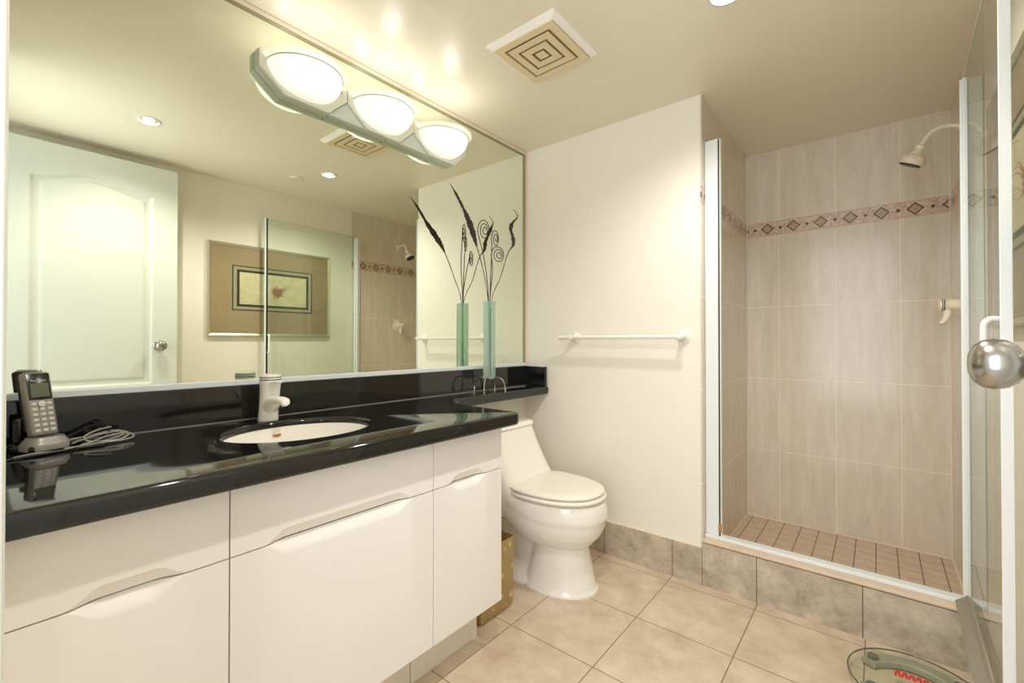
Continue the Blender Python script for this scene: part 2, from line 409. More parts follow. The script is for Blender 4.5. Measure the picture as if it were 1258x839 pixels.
# ------------------------------------------------------------------ wall mirror
mr = thing('wall_mirror', 'large wall mirror from the black backsplash up to the ceiling', 'mirror', (0, 1.07, 0.956))
b = BM(); box(b, -0.005, 0.0, FY+0.002, 2.116, 0.957, HC-0.002); obj('mirror_glass', b, M['mirror'], mr)
b = BM(); box(b, -0.004, 0.010, FY+0.002, 2.118, 0.9565, 0.9745, 0.002)
obj('bottom_channel', b, M['alug'], mr)
b = BM(); box(b, -0.004, 0.009, FY+0.002, 2.118, HC-0.020, HC-0.002, 0.002); box(b, -0.004, 0.009, 2.103, 2.118, 0.975, HC-0.02, 0.002)
obj('frame', b, M['caulk'], mr)
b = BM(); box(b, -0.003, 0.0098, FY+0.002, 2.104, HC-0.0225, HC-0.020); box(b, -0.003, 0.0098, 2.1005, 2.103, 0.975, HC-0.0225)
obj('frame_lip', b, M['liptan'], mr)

# ------------------------------------------------------------------ vanity light
vl = thing('vanity_light', 'three lamp bar light with glowing glass bowls on the mirror', 'wall light', (0.0, 1.09, 1.95))
zt, zk, zb = 2.077, 2.017, 1.950
y0, yp = 0.612, 0.321
outl = [(y0, zt), (y0, zk), (y0+0.085, zb), (y0+3*yp-0.075, zb), (y0+3*yp, zk+0.01), (y0+3*yp, zt)]
b = BM(); prism(b, outl, 0.0008, 0.030, 'x', 0.0015); obj('back_box', b, M['fixture'], vl)
for k in range(3):
    ya = y0 + k*yp; ye = ya+yp
    b = BM()
    prism(b, [(ya+0.002, zt), (ya+0.002, zk), (ya+0.086, zb+0.002), (ye-0.076, zb+0.002), (ye-0.002, zk+0.006), (ye-0.002, zt)], 0.030, 0.042, 'x', 0.0015)
    u_ = obj('front_plate', b, M['fixface'], vl)
    for yy, zz in ((ya+0.030, zt-0.030), (ye-0.030, zt-0.030)):
        b = BM(); lathe(b, [(0.004, 0), (0.004, 0.006), (0.002, 0.008)], (0.042, yy, zz), (1, 0, 0), 10); obj('clip', b, M['nickel'], u_)
    yc = LAMPY[k]
    # bowl: half dish, open at the top, against the plate
    b = BM(); rings = []; R0, zr = 0.128, 2.048; nn = 40
    for j in range(12):
        a = j/11*PI/2; rr = R0*math.cos(a*0.985); dz = 0.085*math.sin(a)
        rings.append([(0.043+rr*math.sin(PI*i/nn)*0.98, yc-rr*math.cos(PI*i/nn), zr-dz) for i in range(nn+1)])
    vs = loft(b, rings, False, False, closed=False)
    t = bmesh.ops.solidify(b, geom=b.faces[:], thickness=0.003)
    sh = obj('glass_bowl', b, M['shade'], vl, smooth=True)
    b = BM(); path = [(0.043+R0*1.0*math.sin(PI*i/nn), yc-R0*math.cos(PI*i/nn), zr+0.001) for i in range(nn+1)]
    tube(b, path, 0.0022, 6); obj('rim', b, M['fixture'], sh, smooth=True)
    b = BM()   # clear flange outside the rim
    rs = [[(0.043+(R0+w)*math.sin(PI*i/nn), yc-(R0+w*0.8)*math.cos(PI*i/nn), zr+0.002+h) for i in range(nn+1)] for w, h in ((0.002, 0), (0.010, 0.005), (0.019, 0.012))]
    loft(b, rs, False, False, closed=False); bmesh.ops.solidify(b, geom=b.faces[:], thickness=0.002)
    obj('flange', b, M['rimglass'], sh, smooth=True)
    b = BM(); lathe(b, [(0.0, -0.030), (0.010, -0.028), (0.012, 0.0), (0.010, 0.028), (0.0, 0.030)], (0.085, yc, 2.015), (0, 1, 0), 14)
    obj('bulb', b, M['bulb'], vl, smooth=True)
for k in (1, 2):        # bluish panels between the lamps
    yj = y0 + k*yp
    b = BM(); prism(b, [(yj, zk+0.002), (yj+0.082, zb+0.002), (yj-0.074, zb+0.002)], 0.030, 0.034, 'x'); obj('glass_panel', b, M['fixglass'], vl)
for yy in (0.862, 1.12, 1.37):
    b = BM(); lathe(b, [(0.0035, 0), (0.0035, 0.002)], (0.018, yy, zb), (0, 0, -1), 8); obj('screw', b, M['nickel'], vl)

# ------------------------------------------------------------------ ceiling things
vt = thing('ceiling_vent', 'square cream exhaust fan grille with nested square slots in the ceiling', 'vent', (0.626, 1.406, HC))
vx0, vx1, vy0, vy1 = 0.470, 0.783, 1.252, 1.556
b = BM(); rng = lambda x0, x1, y0, y1, z: [(x0, y0, z), (x1, y0, z), (x1, y1, z), (x0, y1, z)]
vs = loft(b, [rng(vx0, vx1, vy0, vy1, HC-0.0005), rng(vx0, vx1, vy0, vy1, HC-0.006), rng(vx0+0.02, vx1-0.02, vy0+0.02, vy1-0.02, HC-0.021), rng(vx0+0.021, vx1-0.021, vy0+0.021, vy1-0.021, HC-0.015)])
obj('rim', b, M['ventrim'], vt)
b = BM(); vcx, vcy = (vx0+vx1)/2, (vy0+vy1)/2
def sqring(b, ho, hi, zt_, zb_):
    lo = lambda h, z: [(vcx-h, vcy-h, z), (vcx+h, vcy-h, z), (vcx+h, vcy+h, z), (vcx-h, vcy+h, z)]
    loft(b, [lo(ho, zt_), lo(ho, zb_), lo(hi, zb_), lo(hi, zt_)], False, False)
sqring(b, 0.1335, 0.104, HC-0.018, HC-0.024)
sqring(b, 0.093, 0.067, HC-0.020, HC-0.025); sqring(b, 0.056, 0.031, HC-0.020, HC-0.025)
box(b, vcx-0.019, vcx+0.019, vcy-0.019, vcy+0.019, HC-0.025, HC-0.020, 0.001)
obj('grille', b, M['ventp'], vt)
b = BM(); box(b, vcx-0.125, vcx+0.125, vcy-0.125, vcy+0.125, HC-0.0165, HC-0.0152); obj('slot_shade_sheet', b, M['ventdark'], vt)  # brown sheet whose colour gives the shade behind the grille slots
dlab = ['small round recessed downlight in the ceiling between the vent and the shower', 'small round recessed downlight in the ceiling opposite the door, seen in the mirror']
for (lx, ly), lb in zip(DOWN, dlab):
    d = thing('recessed_downlight', lb, 'ceiling light', (lx, ly, HC), 'recessed downlights')
    b = BM(); lathe(b, [(0.052, -0.0002), (0.051, -0.004), (0.042, -0.005), (0.0395, -0.002), (0.0395, 0.0)], (lx, ly, HC), (0, 0, 1), 40, False, False)
    obj('trim_ring', b, M['alug'], d, smooth=True)
    b = BM(); lathe(b, [(0.0392, -0.002), (0.036, 0.02), (0.034, 0.055)], (lx, ly, HC), (0, 0, 1), 32, False, False); obj('can', b, M['dlcan'], d, smooth=True)
    b = BM(); lathe(b, [(0.0, 0.040), (0.018, 0.041), (0.026, 0.046), (0.026, 0.055), (0.0, 0.055)], (lx, ly, HC), (0, 0, 1), 32); obj('lens', b, M['dllens'], d, smooth=True)
b = BM(); lathe(b, [(0.042, 0), (0.041, 0.006), (0.034, 0.009), (0.0, 0.010)], (1.471, 1.445, HC), (0, 0, -1), 32)
tag(obj('ceiling_cover_plate', b, M['ceil'], None, True, loc=(1.471, 1.445, HC)), 'small plain round cover plate on the ceiling, beside the downlight nearer the shower', 'cover plate')

# ------------------------------------------------------------------ vanity cabinets
def s_curve(t): t = max(0, min(1, t)); return t*t*(3-2*t)
def scoop_panel(y0, y1, z0, z1, ya, yb, edge, H, D, ramp, xf=0.570, xb=0.552):
    b = BM(); ys = sorted(set([y0, y1] + [y0+(y1-y0)*i/10 for i in range(11)] + [ya-0.002+(yb-ya+0.004)*i/70 for i in range(71)]))
    e = 0.0015; rows = [0, .12, .25, .4, .55, .7, .85, 1.0]; vs = []
    for y in ys:
        s = min(s_curve((y-ya)/ramp), s_curve((yb-y)/ramp)); h = max(H*s, 0.0015); col = []
        for r in rows:
            t = h*r; dep = D*s*(1-r) if edge == 'bottom' else 1.25*D*s*(1-s_curve(r*0.93+0.07))
            if r == 0: dep = max(dep, e)
            z = z0+t if edge == 'bottom' else z1-t
            col.append(b.verts.new((xf-dep, y, z)))
        ze = z1 if edge == 'bottom' else z0
        col.append(b.verts.new((xf, y, ze + (-e if edge == 'bottom' else e)))); col.append(b.verts.new((xf-e, y, ze)))
        vs.append(col)
    for a, c in zip(vs, vs[1:]):
        for i in range(len(a)-1): b.faces.new((a[i], c[i], c[i+1], a[i+1]))
    be = [e_ for e_ in b.edges if e_.is_boundary]
    r = bmesh.ops.extrude_edge_only(b, edges=be)
    for v in r['geom']:
        if isinstance(v, bmesh.types.BMVert): v.co.x = xb
    lb = [e_ for e_ in b.edges if e_.is_boundary]; bmesh.ops.contextual_create(b, geom=lb)
    return b
ZS = 0.6455
units = [(0.030, 0.3535, 0.103, 0.285, 'white cabinet unit at the left end of the vanity, nearest the doorway', 0.034, 0.010),
         (0.3565, 0.9085, 0.420, 0.835, 'wide white middle cabinet unit of the vanity, below the sink', 0.034, 0.002),
         (0.9115, 1.229, 0.965, 1.156, 'narrow white cabinet unit at the right end of the vanity, next to the toilet', 0.030, 0.002)]
for (ya_, yb_, pa, pb, lb, H, g) in units:
    t = thing('vanity_cabinet', lb, 'cabinet', (0.30, (ya_+yb_)/2, 0.0))
    b = BM(); ye_ = yb_-0.0004 if yb_ < 1.2 else yb_-0.004; yo = ya_+0.0004
    box(b, 0.001, 0.549, yo, yo+0.016, 0.172, 0.799); box(b, 0.001, 0.549, ye_-0.016, ye_, 0.172, 0.799); box(b, 0.001, 0.549, yo+0.016, ye_-0.016, 0.172, 0.188)
    box(b, 0.001, 0.012, yo+0.016, ye_-0.016, 0.188, 0.799); box(b, 0.530, 0.549, yo+0.016, ye_-0.016, 0.188, 0.799); obj('carcass', b, M['lacquer'], t)
    b = scoop_panel(ya_, yb_, ZS+0.0015, 0.797, pa, pb, 'bottom', 0.026, 0.016, 0.055); obj('drawer_front', b, M['lacquer'], t, True, ang=12)
    b = scoop_panel(ya_, yb_, 0.170, ZS-0.0015, pa, pb, 'top', H, 0.014, 0.060); obj('door', b, M['lacquer'], t, True, ang=25)
    if g < 0.005:
        b = BM(); box(b, 0.5485, 0.5515, pa+0.02, pb-0.012, ZS-0.0012, ZS+0.0050); obj('pull_gap_shade', b, M['dark'], t)  # dark strip standing in for the shade inside the finger pull
    b = BM(); box(b, 0.02, 0.460, ya_+0.0004, yb_-0.0135 if yb_ > 1.2 else yb_-0.0004, 0.001, 0.1715); obj('toe_kick', b, M['toe'], t)

# ------------------------------------------------------------------ countertop
ct = thing('countertop', 'glossy black granite vanity countertop with a narrow ledge over the toilet', 'countertop', (0.3, 0.65, 0.80))
out = [(0.001, FY+0.003), (0.625, FY+0.003), (0.625, 1.245)]
for i in range(7): a = PI/2*i/6; out.append((0.600+0.025*math.cos(a), 1.252+0.025*math.sin(a)))
out += [(0.50, 1.279), (0.40, 1.284), (0.34, 1.291)]
for i in range(13):
    a = i/12*PI/2; out.append((0.300-0.128*math.sin(a), 1.425-0.128*math.cos(a)))
out += [(0.170, 1.55), (0.166, 2.112), (0.001, 2.112)]
BC, BA, BB = (0.300, 0.632), 0.165, 0.205     # basin centre, half sizes in x and y
hole = [(BC[0]+BA*math.cos(2*PI*i/64), BC[1]+BB*math.sin(2*PI*i/64)) for i in range(64)]
b = curve_plate([out, hole], 0.800, 0.845, 0.012, 4)
obj('slab', b, M['granite'], ct, True, ang=35)
b = BM(); box(b, 0.001, 0.020, FY+0.003, 2.110, 0.8452, 0.956, 0.0012); obj('backsplash', b, M['granite'], ct)
b = BM(); box(b, 0.0205, 0.158, 2.0905, 2.1095, 0.8452, 0.956, 0.0012); obj('side_splash', b, M['granite'], ct)
b = BM(); box(b, 0.0195, 0.0215, FY+0.003, 2.09, 0.8452, 0.8468); obj('sealant', b, M['cord'], ct)
# basin
bs = thing('sink_basin', 'white oval undermount basin set in the black countertop', 'sink', (BC[0], BC[1], 0.66))
b = BM(); rings = []
prof = [(1.06, 0.7985), (1.0, 0.7985), (0.9935, 0.800), (0.9935, 0.826), (0.975, 0.826), (0.968, 0.80), (0.94, 0.76), (0.86, 0.71), (0.70, 0.68), (0.45, 0.664), (0.12, 0.660)]
for s, z in prof: rings.append([(BC[0]+BA*s*math.cos(2*PI*i/64), BC[1]+BB*s*math.sin(2*PI*i/64), z) for i in range(64)])
outer = [(0.14, 0.652), (0.48, 0.655), (0.75, 0.672), (0.91, 0.702), (1.01, 0.745), (1.06, 0.79)]
for s, z in outer: rings.append([(BC[0]+BA*s*math.cos(2*PI*i/64), BC[1]+BB*s*math.sin(2*PI*i/64), z) for i in range(64)])
loft(b, rings, False, False); v0 = None
obj('bowl', b, M['ceramic'], bs, True)
b = BM(); lathe(b, [(0.0, 0.004), (0.020, 0.003), (0.026, 0.0), (0.026, -0.004)], (BC[0], BC[1], 0.661), (0, 0, 1), 28, False); obj('drain', b, M['chrome'], bs, True)
b = BM(); lathe(b, [(0.0, 0.0025), (0.007, 0.003), (0.0125, 0.002), (0.014, -0.002)], (0.1425, 0.632, 0.803), (1, 0, 0.2), 24, False, sx=1.0, sy=0.42); obj('overflow_ring', b, M['brass'], bs, True)
# faucet
FX, FYY = 0.096, 0.628
fc = thing('faucet', 'white single hole basin faucet with black ringed cap behind the sink', 'faucet', (FX, FYY, 0.845))
b = BM(); rings = []
for z, r, dx in ((0.8455, 0.0300, -0.010), (0.855, 0.0298, -0.009), (0.880, 0.0288, -0.006), (0.905, 0.0285, -0.002), (0.93, 0.0290, 0.002), (0.955, 0.0300, 0.005), (0.966, 0.0318, 0.006)):
    rings.append([(FX+dx+r*math.cos(2*PI*i/36), FYY+r*math.sin(2*PI*i/36), z) for i in range(36)])
loft(b, rings)
def spout_ring(x, z, ry, rz, tilt=0):
    return [(x+math.sin(2*PI*i/20)*rz*tilt, FYY+ry*math.cos(2*PI*i/20), z+rz*math.sin(2*PI*i/20)) for i in range(20)]
loft(b, [spout_ring(FX-0.004, 0.890, 0.027, 0.040, 0.1), spout_ring(FX+0.028, 0.900, 0.024, 0.027, 0.1), spout_ring(FX+0.058, 0.911, 0.0195, 0.0165, 0.1), spout_ring(FX+0.088, 0.9155, 0.018, 0.0130), spout_ring(FX+0.108, 0.914, 0.0165, 0.0125), spout_ring(FX+0.119, 0.911, 0.011, 0.008)])
obj('body', b, M['ceramic'], fc, True, ang=60)
CX_ = FX+0.007
b = BM(); lathe(b, [(0.0315, 0), (0.0322, 0.004), (0.0322, 0.010)], (CX_, FYY, 0.966), (0, 0, 1), 36)
lathe(b, [(0.0322, 0.0), (0.0322, 0.004)], (CX_, FYY, 0.9795), (0, 0, 1), 36)
lathe(b, [(0.0322, 0.0), (0.0318, 0.005), (0.022, 0.0088), (0.0, 0.0098)], (CX_, FYY, 0.9865), (0, 0, 1), 36); cp = obj('cap', b, M['ceramic'], fc, True)
for z in (0.976, 0.9835):
    b = BM(); lathe(b, [(0.0312, 0), (0.0312, 0.0034)], (CX_, FYY, z), (0, 0, 1), 36); obj('black_ring', b, M['black'], cp, True)
b = BM(); loft(b, [[(FX+x, FYY+wy*math.cos(2*PI*i/16), 0.970+dz+0.0045*math.sin(2*PI*i/16)) for i in range(16)] for x, wy, dz in ((0.015, 0.018, -0.002), (0.04, 0.016, 0), (0.062, 0.013, 0.002), (0.077, 0.009, 0.004), (0.083, 0.004, 0.005))])
obj('lever', b, M['ceramic'], fc, True, ang=60)
b = BM(); lathe(b, [(0.0105, 0.0), (0.0105, 0.010), (0.007, 0.0105), (0.006, 0.006), (0.0, 0.006)], (FX+0.101, FYY, 0.9085), (0.15, 0, -1), 24); obj('aerator', b, M['chrome'], fc, True)

# ------------------------------------------------------------------ cordless phone
def rot(loc, rz, lean): return Matrix.Translation(loc) @ Matrix.Rotation(rz, 4, 'Z') @ Matrix.Rotation(lean, 4, 'X')
pl, prz = Vector((0.105, 0.116, 0.8455)), math.radians(110)     # local: -y is the phone's front
ph = thing('phone_dock', 'black and silver charging dock for the cordless phone on the counter', 'phone dock', pl)
Mt = rot(pl, prz, 0)
b = BM(); box(b, -0.038, 0.038, -0.045, 0.055, 0.0, 0.020, 0.006, 3, Mt); box(b, -0.032, 0.032, 0.022, 0.048, 0.018, 0.075, 0.006, 3, Mt); obj('base', b, M['phblack'], ph, True)
b = BM(); r_ = [[tuple(Mt @ Vector(((0.040-i_*0.9)*math.copysign(abs(math.cos(a))**0.5, math.cos(a)), -0.016+(0.034-i_)*math.copysign(abs(math.sin(a))**0.7, math.sin(a)), z))) for a in [2*PI*k/32 for k in range(32)]] for z, i_ in ((0.006, 0.0), (0.018, 0.0), (0.024, 0.004), (0.030, 0.008), (0.034, 0.010))]
loft(b, r_); obj('front_cradle', b, M['silver'], ph, True)
hl = pl + Matrix.Rotation(prz, 3, 'Z') @ Vector((0.0, -0.012, 0.0350))
Mh = rot(hl, prz, math.radians(-16))
hs = thing('cordless_phone', 'silver cordless phone handset with keypad standing in its dock', 'phone', hl)
b = BM(); box(b, -0.025, 0.025, -0.010, 0.014, 0.0, 0.152, 0.0075, 4, Mh); obj('handset', b, M['silver'], hs, True)
b = BM(); box(b, -0.0245, 0.0245, 0.0135, 0.026, 0.012, 0.154, 0.007, 3, Mh); obj('back_shell', b, M['phblack'], hs, True)
b = BM(); box(b, -0.0205, 0.0205, -0.0112, -0.009, 0.084, 0.147, 0.0009, 2, Mh); pc = obj('faceplate', b, M['phblack'], hs, True)
b = BM(); box(b, -0.0160, 0.0160, -0.0118, -0.0110, 0.090, 0.123, 0, 1, Mh); obj('display', b, M['lcd'], pc)
# maker's lettering above the display
def text_mesh(name, body, size, mtx, m, parent, ext=0.0002):
    cu = bpy.data.curves.new('tx', 'FONT'); cu.body = body; cu.size = size; cu.align_x = 'CENTER'; cu.align_y = 'CENTER'; cu.extrude = ext
    o = bpy.data.objects.new('tx', cu); C.objects.link(o); dg = bpy.context.evaluated_depsgraph_get()
    me = bpy.data.meshes.new_from_object(o.evaluated_get(dg)); b = bmesh.new(); b.from_mesh(me)
    bpy.data.objects.remove(o); bpy.data.curves.remove(cu); bpy.data.meshes.remove(me)
    bmesh.ops.transform(b, matrix=mtx, verts=b.verts)
    return obj(name, b, m, parent)
text_mesh('lettering', 'Panasonic', 0.0068, Mh @ Matrix.Translation((0, -0.0116, 0.1295)) @ Matrix.Rotation(PI/2, 4, 'X'), M['key'], pc)
for r in range(6):
    for c in range(3):
        if r == 5 and c == 1: continue
        zz = 0.012+r*0.0125; xx = (c-1)*0.0135
        b = BM(); box(b, xx-0.0046, xx+0.0046, -0.0116, -0.009, zz-0.0034, zz+0.0034, 0.001, 1, Mh); obj('key', b, M['key'], hs)
b = BM(); lathe(b, [(0.0068, 0), (0.0068, 0.0022), (0.004, 0.003)], Mh @ Vector((0, -0.0105, 0.0735)), Mh.to_3x3() @ Vector((0, -1, 0)), 20); obj('navigation_key', b, M['key'], hs, True)
random.seed(4)
def cordpath(pts): return [(x, y, 0.8475+z) for x, y, z in pts]
b = BM()
tube(b, cordpath([(0.17, 0.070, 0.0), (0.175, 0.10, 0.004), (0.165, 0.14, 0.001), (0.13, 0.19, 0.002), (0.11, 0.235, 0.004), (0.10, 0.262, 0.010), (0.085, 0.258, 0.018), (0.09, 0.22, 0.016), (0.11, 0.18, 0.010), (0.12, 0.165, 0.006)]), 0.0020, 8, 8)
tube(b, cordpath([(0.09, 0.150, 0.010), (0.08, 0.20, 0.014), (0.075, 0.25, 0.020), (0.10, 0.275, 0.012), (0.125, 0.25, 0.003), (0.12, 0.20, 0.006), (0.10, 0.19, 0.016), (0.08, 0.215, 0.026), (0.07, 0.245, 0.030)]), 0.0022, 8, 8)
tube(b, cordpath([(0.15, 0.150, 0.002), (0.14, 0.21, 0.003), (0.13, 0.26, 0.002), (0.115, 0.283, 0.006), (0.095, 0.27, 0.014), (0.10, 0.235, 0.012), (0.13, 0.205, 0.008), (0.14, 0.18, 0.004)]), 0.0020, 8, 8)
cd = obj('cord', b, M['cord'], ph, True); cd['label'] = 'grey cord loops on the counter'
b = BM()
tube(b, cordpath([(0.05, 0.14, 0.004), (0.045, 0.18, 0.02), (0.05, 0.21, 0.034), (0.065, 0.225, 0.030), (0.06, 0.205, 0.020), (0.05, 0.20, 0.030), (0.06, 0.23, 0.040), (0.08, 0.24, 0.020), (0.10, 0.22, 0.004)]), 0.0022, 8, 8)
tube(b, cordpath([(0.185, 0.060, 0.0), (0.18, 0.10, 0.001), (0.16, 0.16, 0.001), (0.14, 0.18, 0.001), (0.15, 0.22, 0.001), (0.16, 0.17, 0.001)]), 0.0022, 8, 8)
tube(b, cordpath([(0.04, 0.035, 0.08), (0.045, 0.045, 0.05), (0.06, 0.06, 0.015), (0.085, 0.065, 0.01)]), 0.0022, 8, 8)
obj('cord', b, M['cordb'], ph, True)['label'] = 'black cord loops by the backsplash'

# ------------------------------------------------------------------ vase with dried stems
VX, VY = 0.097, 1.688
va = thing('glass_vase', 'tall narrow frosted green glass vase on metal legs, on the black ledge', 'vase', (VX, VY, 0.845))
Rv = Matrix.Translation((VX, VY, 0)) @ Matrix.Rotation(math.radians(28), 4, 'Z')
b = BM(); hw, tk = 0.026, 0.004
def sq(h, z, k=0): return [tuple(Rv @ Vector((x*h, y*h, z))) for x, y in ((-1, -1), (1, -1), (1, 1), (-1, 1))]
loft(b, [sq(hw-tk, 0.922), sq(hw-tk, 1.304), sq(hw, 1.304), sq(hw, 0.912)], True, True)
obj('glass_body', b, M['vase'], va)
b = BM(); box(b, 0.012, 0.0145, -hw-0.0006, -hw+0.0008, 0.93, 1.27, 0, 1, Rv); obj('dark_slit', b, M['vasedge'], va)
b = BM()
for k in range(4):
    a = math.radians(28+90*k-5); c, s = math.cos(a), math.sin(a)
    P = [(VX+c*r, VY+s*r, z) for r, z in ((0.010, 0.908), (0.030, 0.916), (0.052, 0.917), (0.070, 0.905), (0.080, 0.882), (0.083, 0.858), (0.083, 0.8525))]
    tube(b, P, 0.0030, 10, 6)
    lathe(b, [(0.0035, 0.02), (0.0058, 0.016), (0.004, 0.010), (0.0052, 0.006), (0.0055, 0.0)], (VX+c*0.083, VY+s*0.083, 0.8455), (0, 0, 1), 14)
lathe(b, [(0.012, 0), (0.016, 0.003), (0.012, 0.006)], (VX, VY, 0.9055), (0, 0, 1), 20)
obj('leg_stand', b, M['nickel'], va, True)
def stem(label, pts, radii, name='dried_pod_stem', group='dried stems in the vase', sn=10, **k):
    b = BM(); base = Vector(pts[0])
    tube(b, pts, radii, 8, sn, **k)
    return b, base
def pod(label, pts, radii, bumps):
    b = BM(); P = catmull(pts, 14); m = len(P)
    def rad(t):
        q = t*(len(radii)-1); k = min(int(q), len(radii)-2); return radii[k]+(radii[k+1]-radii[k])*(q-k)
    rr = [rad(i/(m-1))*(1+0.22*math.sin(i*1.3+bumps)*math.sin(i*0.57)) for i in range(m)]
    tube(b, P, [q*1.3 if q > 0.0024 else q*1.35 for q in rr], 8, 0, flat=0.6)
    o = obj('dried_pod_stem', b, M['twig'], None, True, loc=pts[0]); tag(o, label, 'dried plant'); return o
s0 = (VX, VY, 0.925)
pod('dark dried pod on a long stem leaning left from the green vase', [(VX-0.006, VY-0.004, 0.925), (VX-0.003, VY-0.006, 1.28), (0.107, 1.635, 1.44), (0.116, 1.571, 1.572), (0.128, 1.525, 1.64), (0.138, 1.477, 1.697), (0.140, 1.42, 1.765), (0.142, 1.371, 1.811)],
    [.0016, .0016, .0016, .0016, .0016, .0018, .0020, .0022, .0105, .0125, .0135, .0120, .0090, .0055, .0060, .0050, .0020, .0006], 0.4)
pod('dark twisted dried pod on a stem leaning right from the green vase', [(VX+0.006, VY+0.006, 0.925), (VX+0.004, VY+0.006, 1.28), (0.102, 1.770, 1.44), (0.104, 1.826, 1.569), (0.106, 1.868, 1.62), (0.100, 1.872, 1.665), (0.080, 1.878, 1.712), (0.078, 1.90, 1.752), (0.09, 1.925, 1.785), (0.092, 1.905, 1.810), (0.094, 1.88, 1.818)],
    [.0016, .0016, .0016, .0018, .0018, .0020, .0028, .0080, .0105, .0075, .0085, .0100, .0050, .0032, .0022, .0014, .0010, .0006], 2.0)
def curl(label, base, mid, cx, r, turns, flip, phase=0.0, ext=0.0, asp=0.62):
    # spiral in a vertical plane facing the room
    u = Vector((0.45, 0.89, 0)).normalized() * flip; w = Vector((0, 0, 1)); c = Vector(cx)
    sp = []; n = 64
    for i in range(n+1):
        t = i/n; a = PI + phase - 2*PI*turns*t; rr = r*(1-0.86*t)
        sp.append(c + (u*math.cos(a)*asp*rr + w*math.sin(a)*rr) + Vector((0.010*t, 0, 0)))
    P = catmull([base, mid[0], mid[1], sp[0]], 10)[:-1] + sp
    b = BM(); m = len(P); rr = [0.0023]*8+[0.0023]*8+[0.0018]; tube(b, P, rr, 7, 0)
    o = obj('curled_twig', b, M['twig'], None, True, loc=base); tag(o, label, 'dried plant', 'curled twigs in the vase'); return o
curl('dark twig with an open round spiral, lowest of the three above the vase', (VX+0.004, VY-0.004, 0.925), [(VX+0.002, VY+0.002, 1.30), (0.096, 1.712, 1.46)], (0.096, 1.754, 1.550), 0.046, 2.6, 1, 0.0, asp=0.8)
curl('dark twig with a tall spiral, highest of the three above the vase', (VX-0.004, VY+0.004, 0.925), [(VX-0.004, VY-0.002, 1.30), (0.085, 1.665, 1.50)], (0.070, 1.675, 1.668), 0.056, 2.6, 1, 0.3, asp=0.6)
curl('dark twig with a narrow spiral, middle one above the vase', (VX, VY+0.006, 0.925), [(VX, VY+0.004, 1.30), (0.098, 1.700, 1.50)], (0.105, 1.722, 1.625), 0.050, 2.2, 1, 0.6, asp=0.42)

# ------------------------------------------------------------------ toilet
TY = 1.742
to = thing('toilet', 'white one-piece low profile toilet with closed lid beside the vanity', 'toilet', (0.35, TY, 0))
b = BM()
R = [(0.0, .30, .668, .142, 2.1), (0.010, .30, .668, .142, 2.1), (0.014, .315, .662, .137, 2.1), (0.024, .325, .656, .132, 2.1), (0.09, .345, .642, .121, 2.1), (0.15, .36, .630, .112, 2.1), (0.185, .365, .624, .106, 2.1), (0.196, .36, .626, .107, 2.1),
     (0.206, .30, .640, .126, 2.1), (0.222, .26, .664, .150, 2.1), (0.250, .22, .688, .170, 2.15), (0.285, .18, .704, .182, 2.2), (0.320, .15, .711, .188, 2.2), (0.355, .14, .710, .189, 2.2), (0.380, .14, .704, .187, 2.2), (0.396, .15, .696, .182, 2.2), (0.400, .17, .680, .170, 2.2)]
R2 = []
for a_, c_ in zip(R, R[1:]):
    i_ = R.index(a_); k_ = 5 if 0.2 < a_[0] < 0.39 else 1
    p_, n_ = R[max(i_-1, 0)], R[min(i_+2, len(R)-1)]
    for q in range(k_):
        t = q/k_; R2.append(tuple(u_+(v_-u_)*t if k_ == 1 or m_ == 0 else 0.5*(2*u_+(v_-w_)*t+(2*w_-5*u_+4*v_-x_)*t*t+(3*u_-w_-3*v_+x_)*t**3) for m_, (w_, u_, v_, x_) in enumerate(zip(p_, a_, c_, n_))))
R2.append(R[-1]); rg = []
for z, xb, xf, hw_, e in R2:
    ring = []
    for (x, y, zz) in egg(xb, xf, TY, hw_, z, 72, 0.42, e):
        if z > 0.215:      # swept crease along the side of the bowl
            zc = 0.395-0.075*s_curve((x-0.18)/0.34); w_ = s_curve((z-zc)/0.026+0.5)
            k = 1.0-0.024*(1-w_); x = 0.42+(x-0.42)*k; y = TY+(y-TY)*k
        ring.append((x, y, zz))
    rg.append(ring)
loft(b, rg)
# rear trapway and foot
loft(b, [egg(xb, xf, TY, hw_, z, 40, 0.5, e) for z, xb, xf, hw_, e in ((0, .05, .45, .142, 3), (.010, .05, .45, .142, 3), (.018, .06, .45, .128, 3), (.035, .08, .45, .082, 2.6), (.10, .10, .45, .066, 2.4), (.20, .10, .45, .078, 2.4), (.26, .06, .45, .120, 2.6), (.30, .04, .40, .150, 3))])
obj('bowl_and_base', b, M['ceramic'], to, True, ang=50)
b = BM()
loft(b, [egg(0.012, xf, TY, hw_, z, 56, 0.5, e) for z, xf, hw_, e in ((.270, .30, .150, 3.5), (.300, .40, .170, 3.5), (.350, .43, .182, 3.8), (.395, .415, .186, 4.5), (.415, .375, .186, 5), (.440, .345, .184, 6), (.480, .312, .181, 7), (.540, .275, .176, 8), (.600, .245, .171, 8), (.655, .222, .168, 8), (.664, .220, .167, 8))])
obj('tank', b, M['ceramic'], to, True, ang=50)
b = BM()
loft(b, [egg(0.010, xf, TY, hw_, z, 56, 0.5, 8) for z, xf, hw_ in ((.6655, .222, .168), (.669, .226, .171), (.682, .224, .170), (.690, .216, .165), (.6935, .200, .155))])
obj('tank_lid', b, M['ceramic'], to, True, ang=50)
b = BM(); loft(b, [egg(.222+d, .702-d, TY, .190-d, z, 56, .42, 2.2) for z, d in ((.4060, .012), (.4075, .004), (.412, 0), (.420, .001), (.4232, .006))]); obj('seat', b, M['seat'], to, True, ang=60)
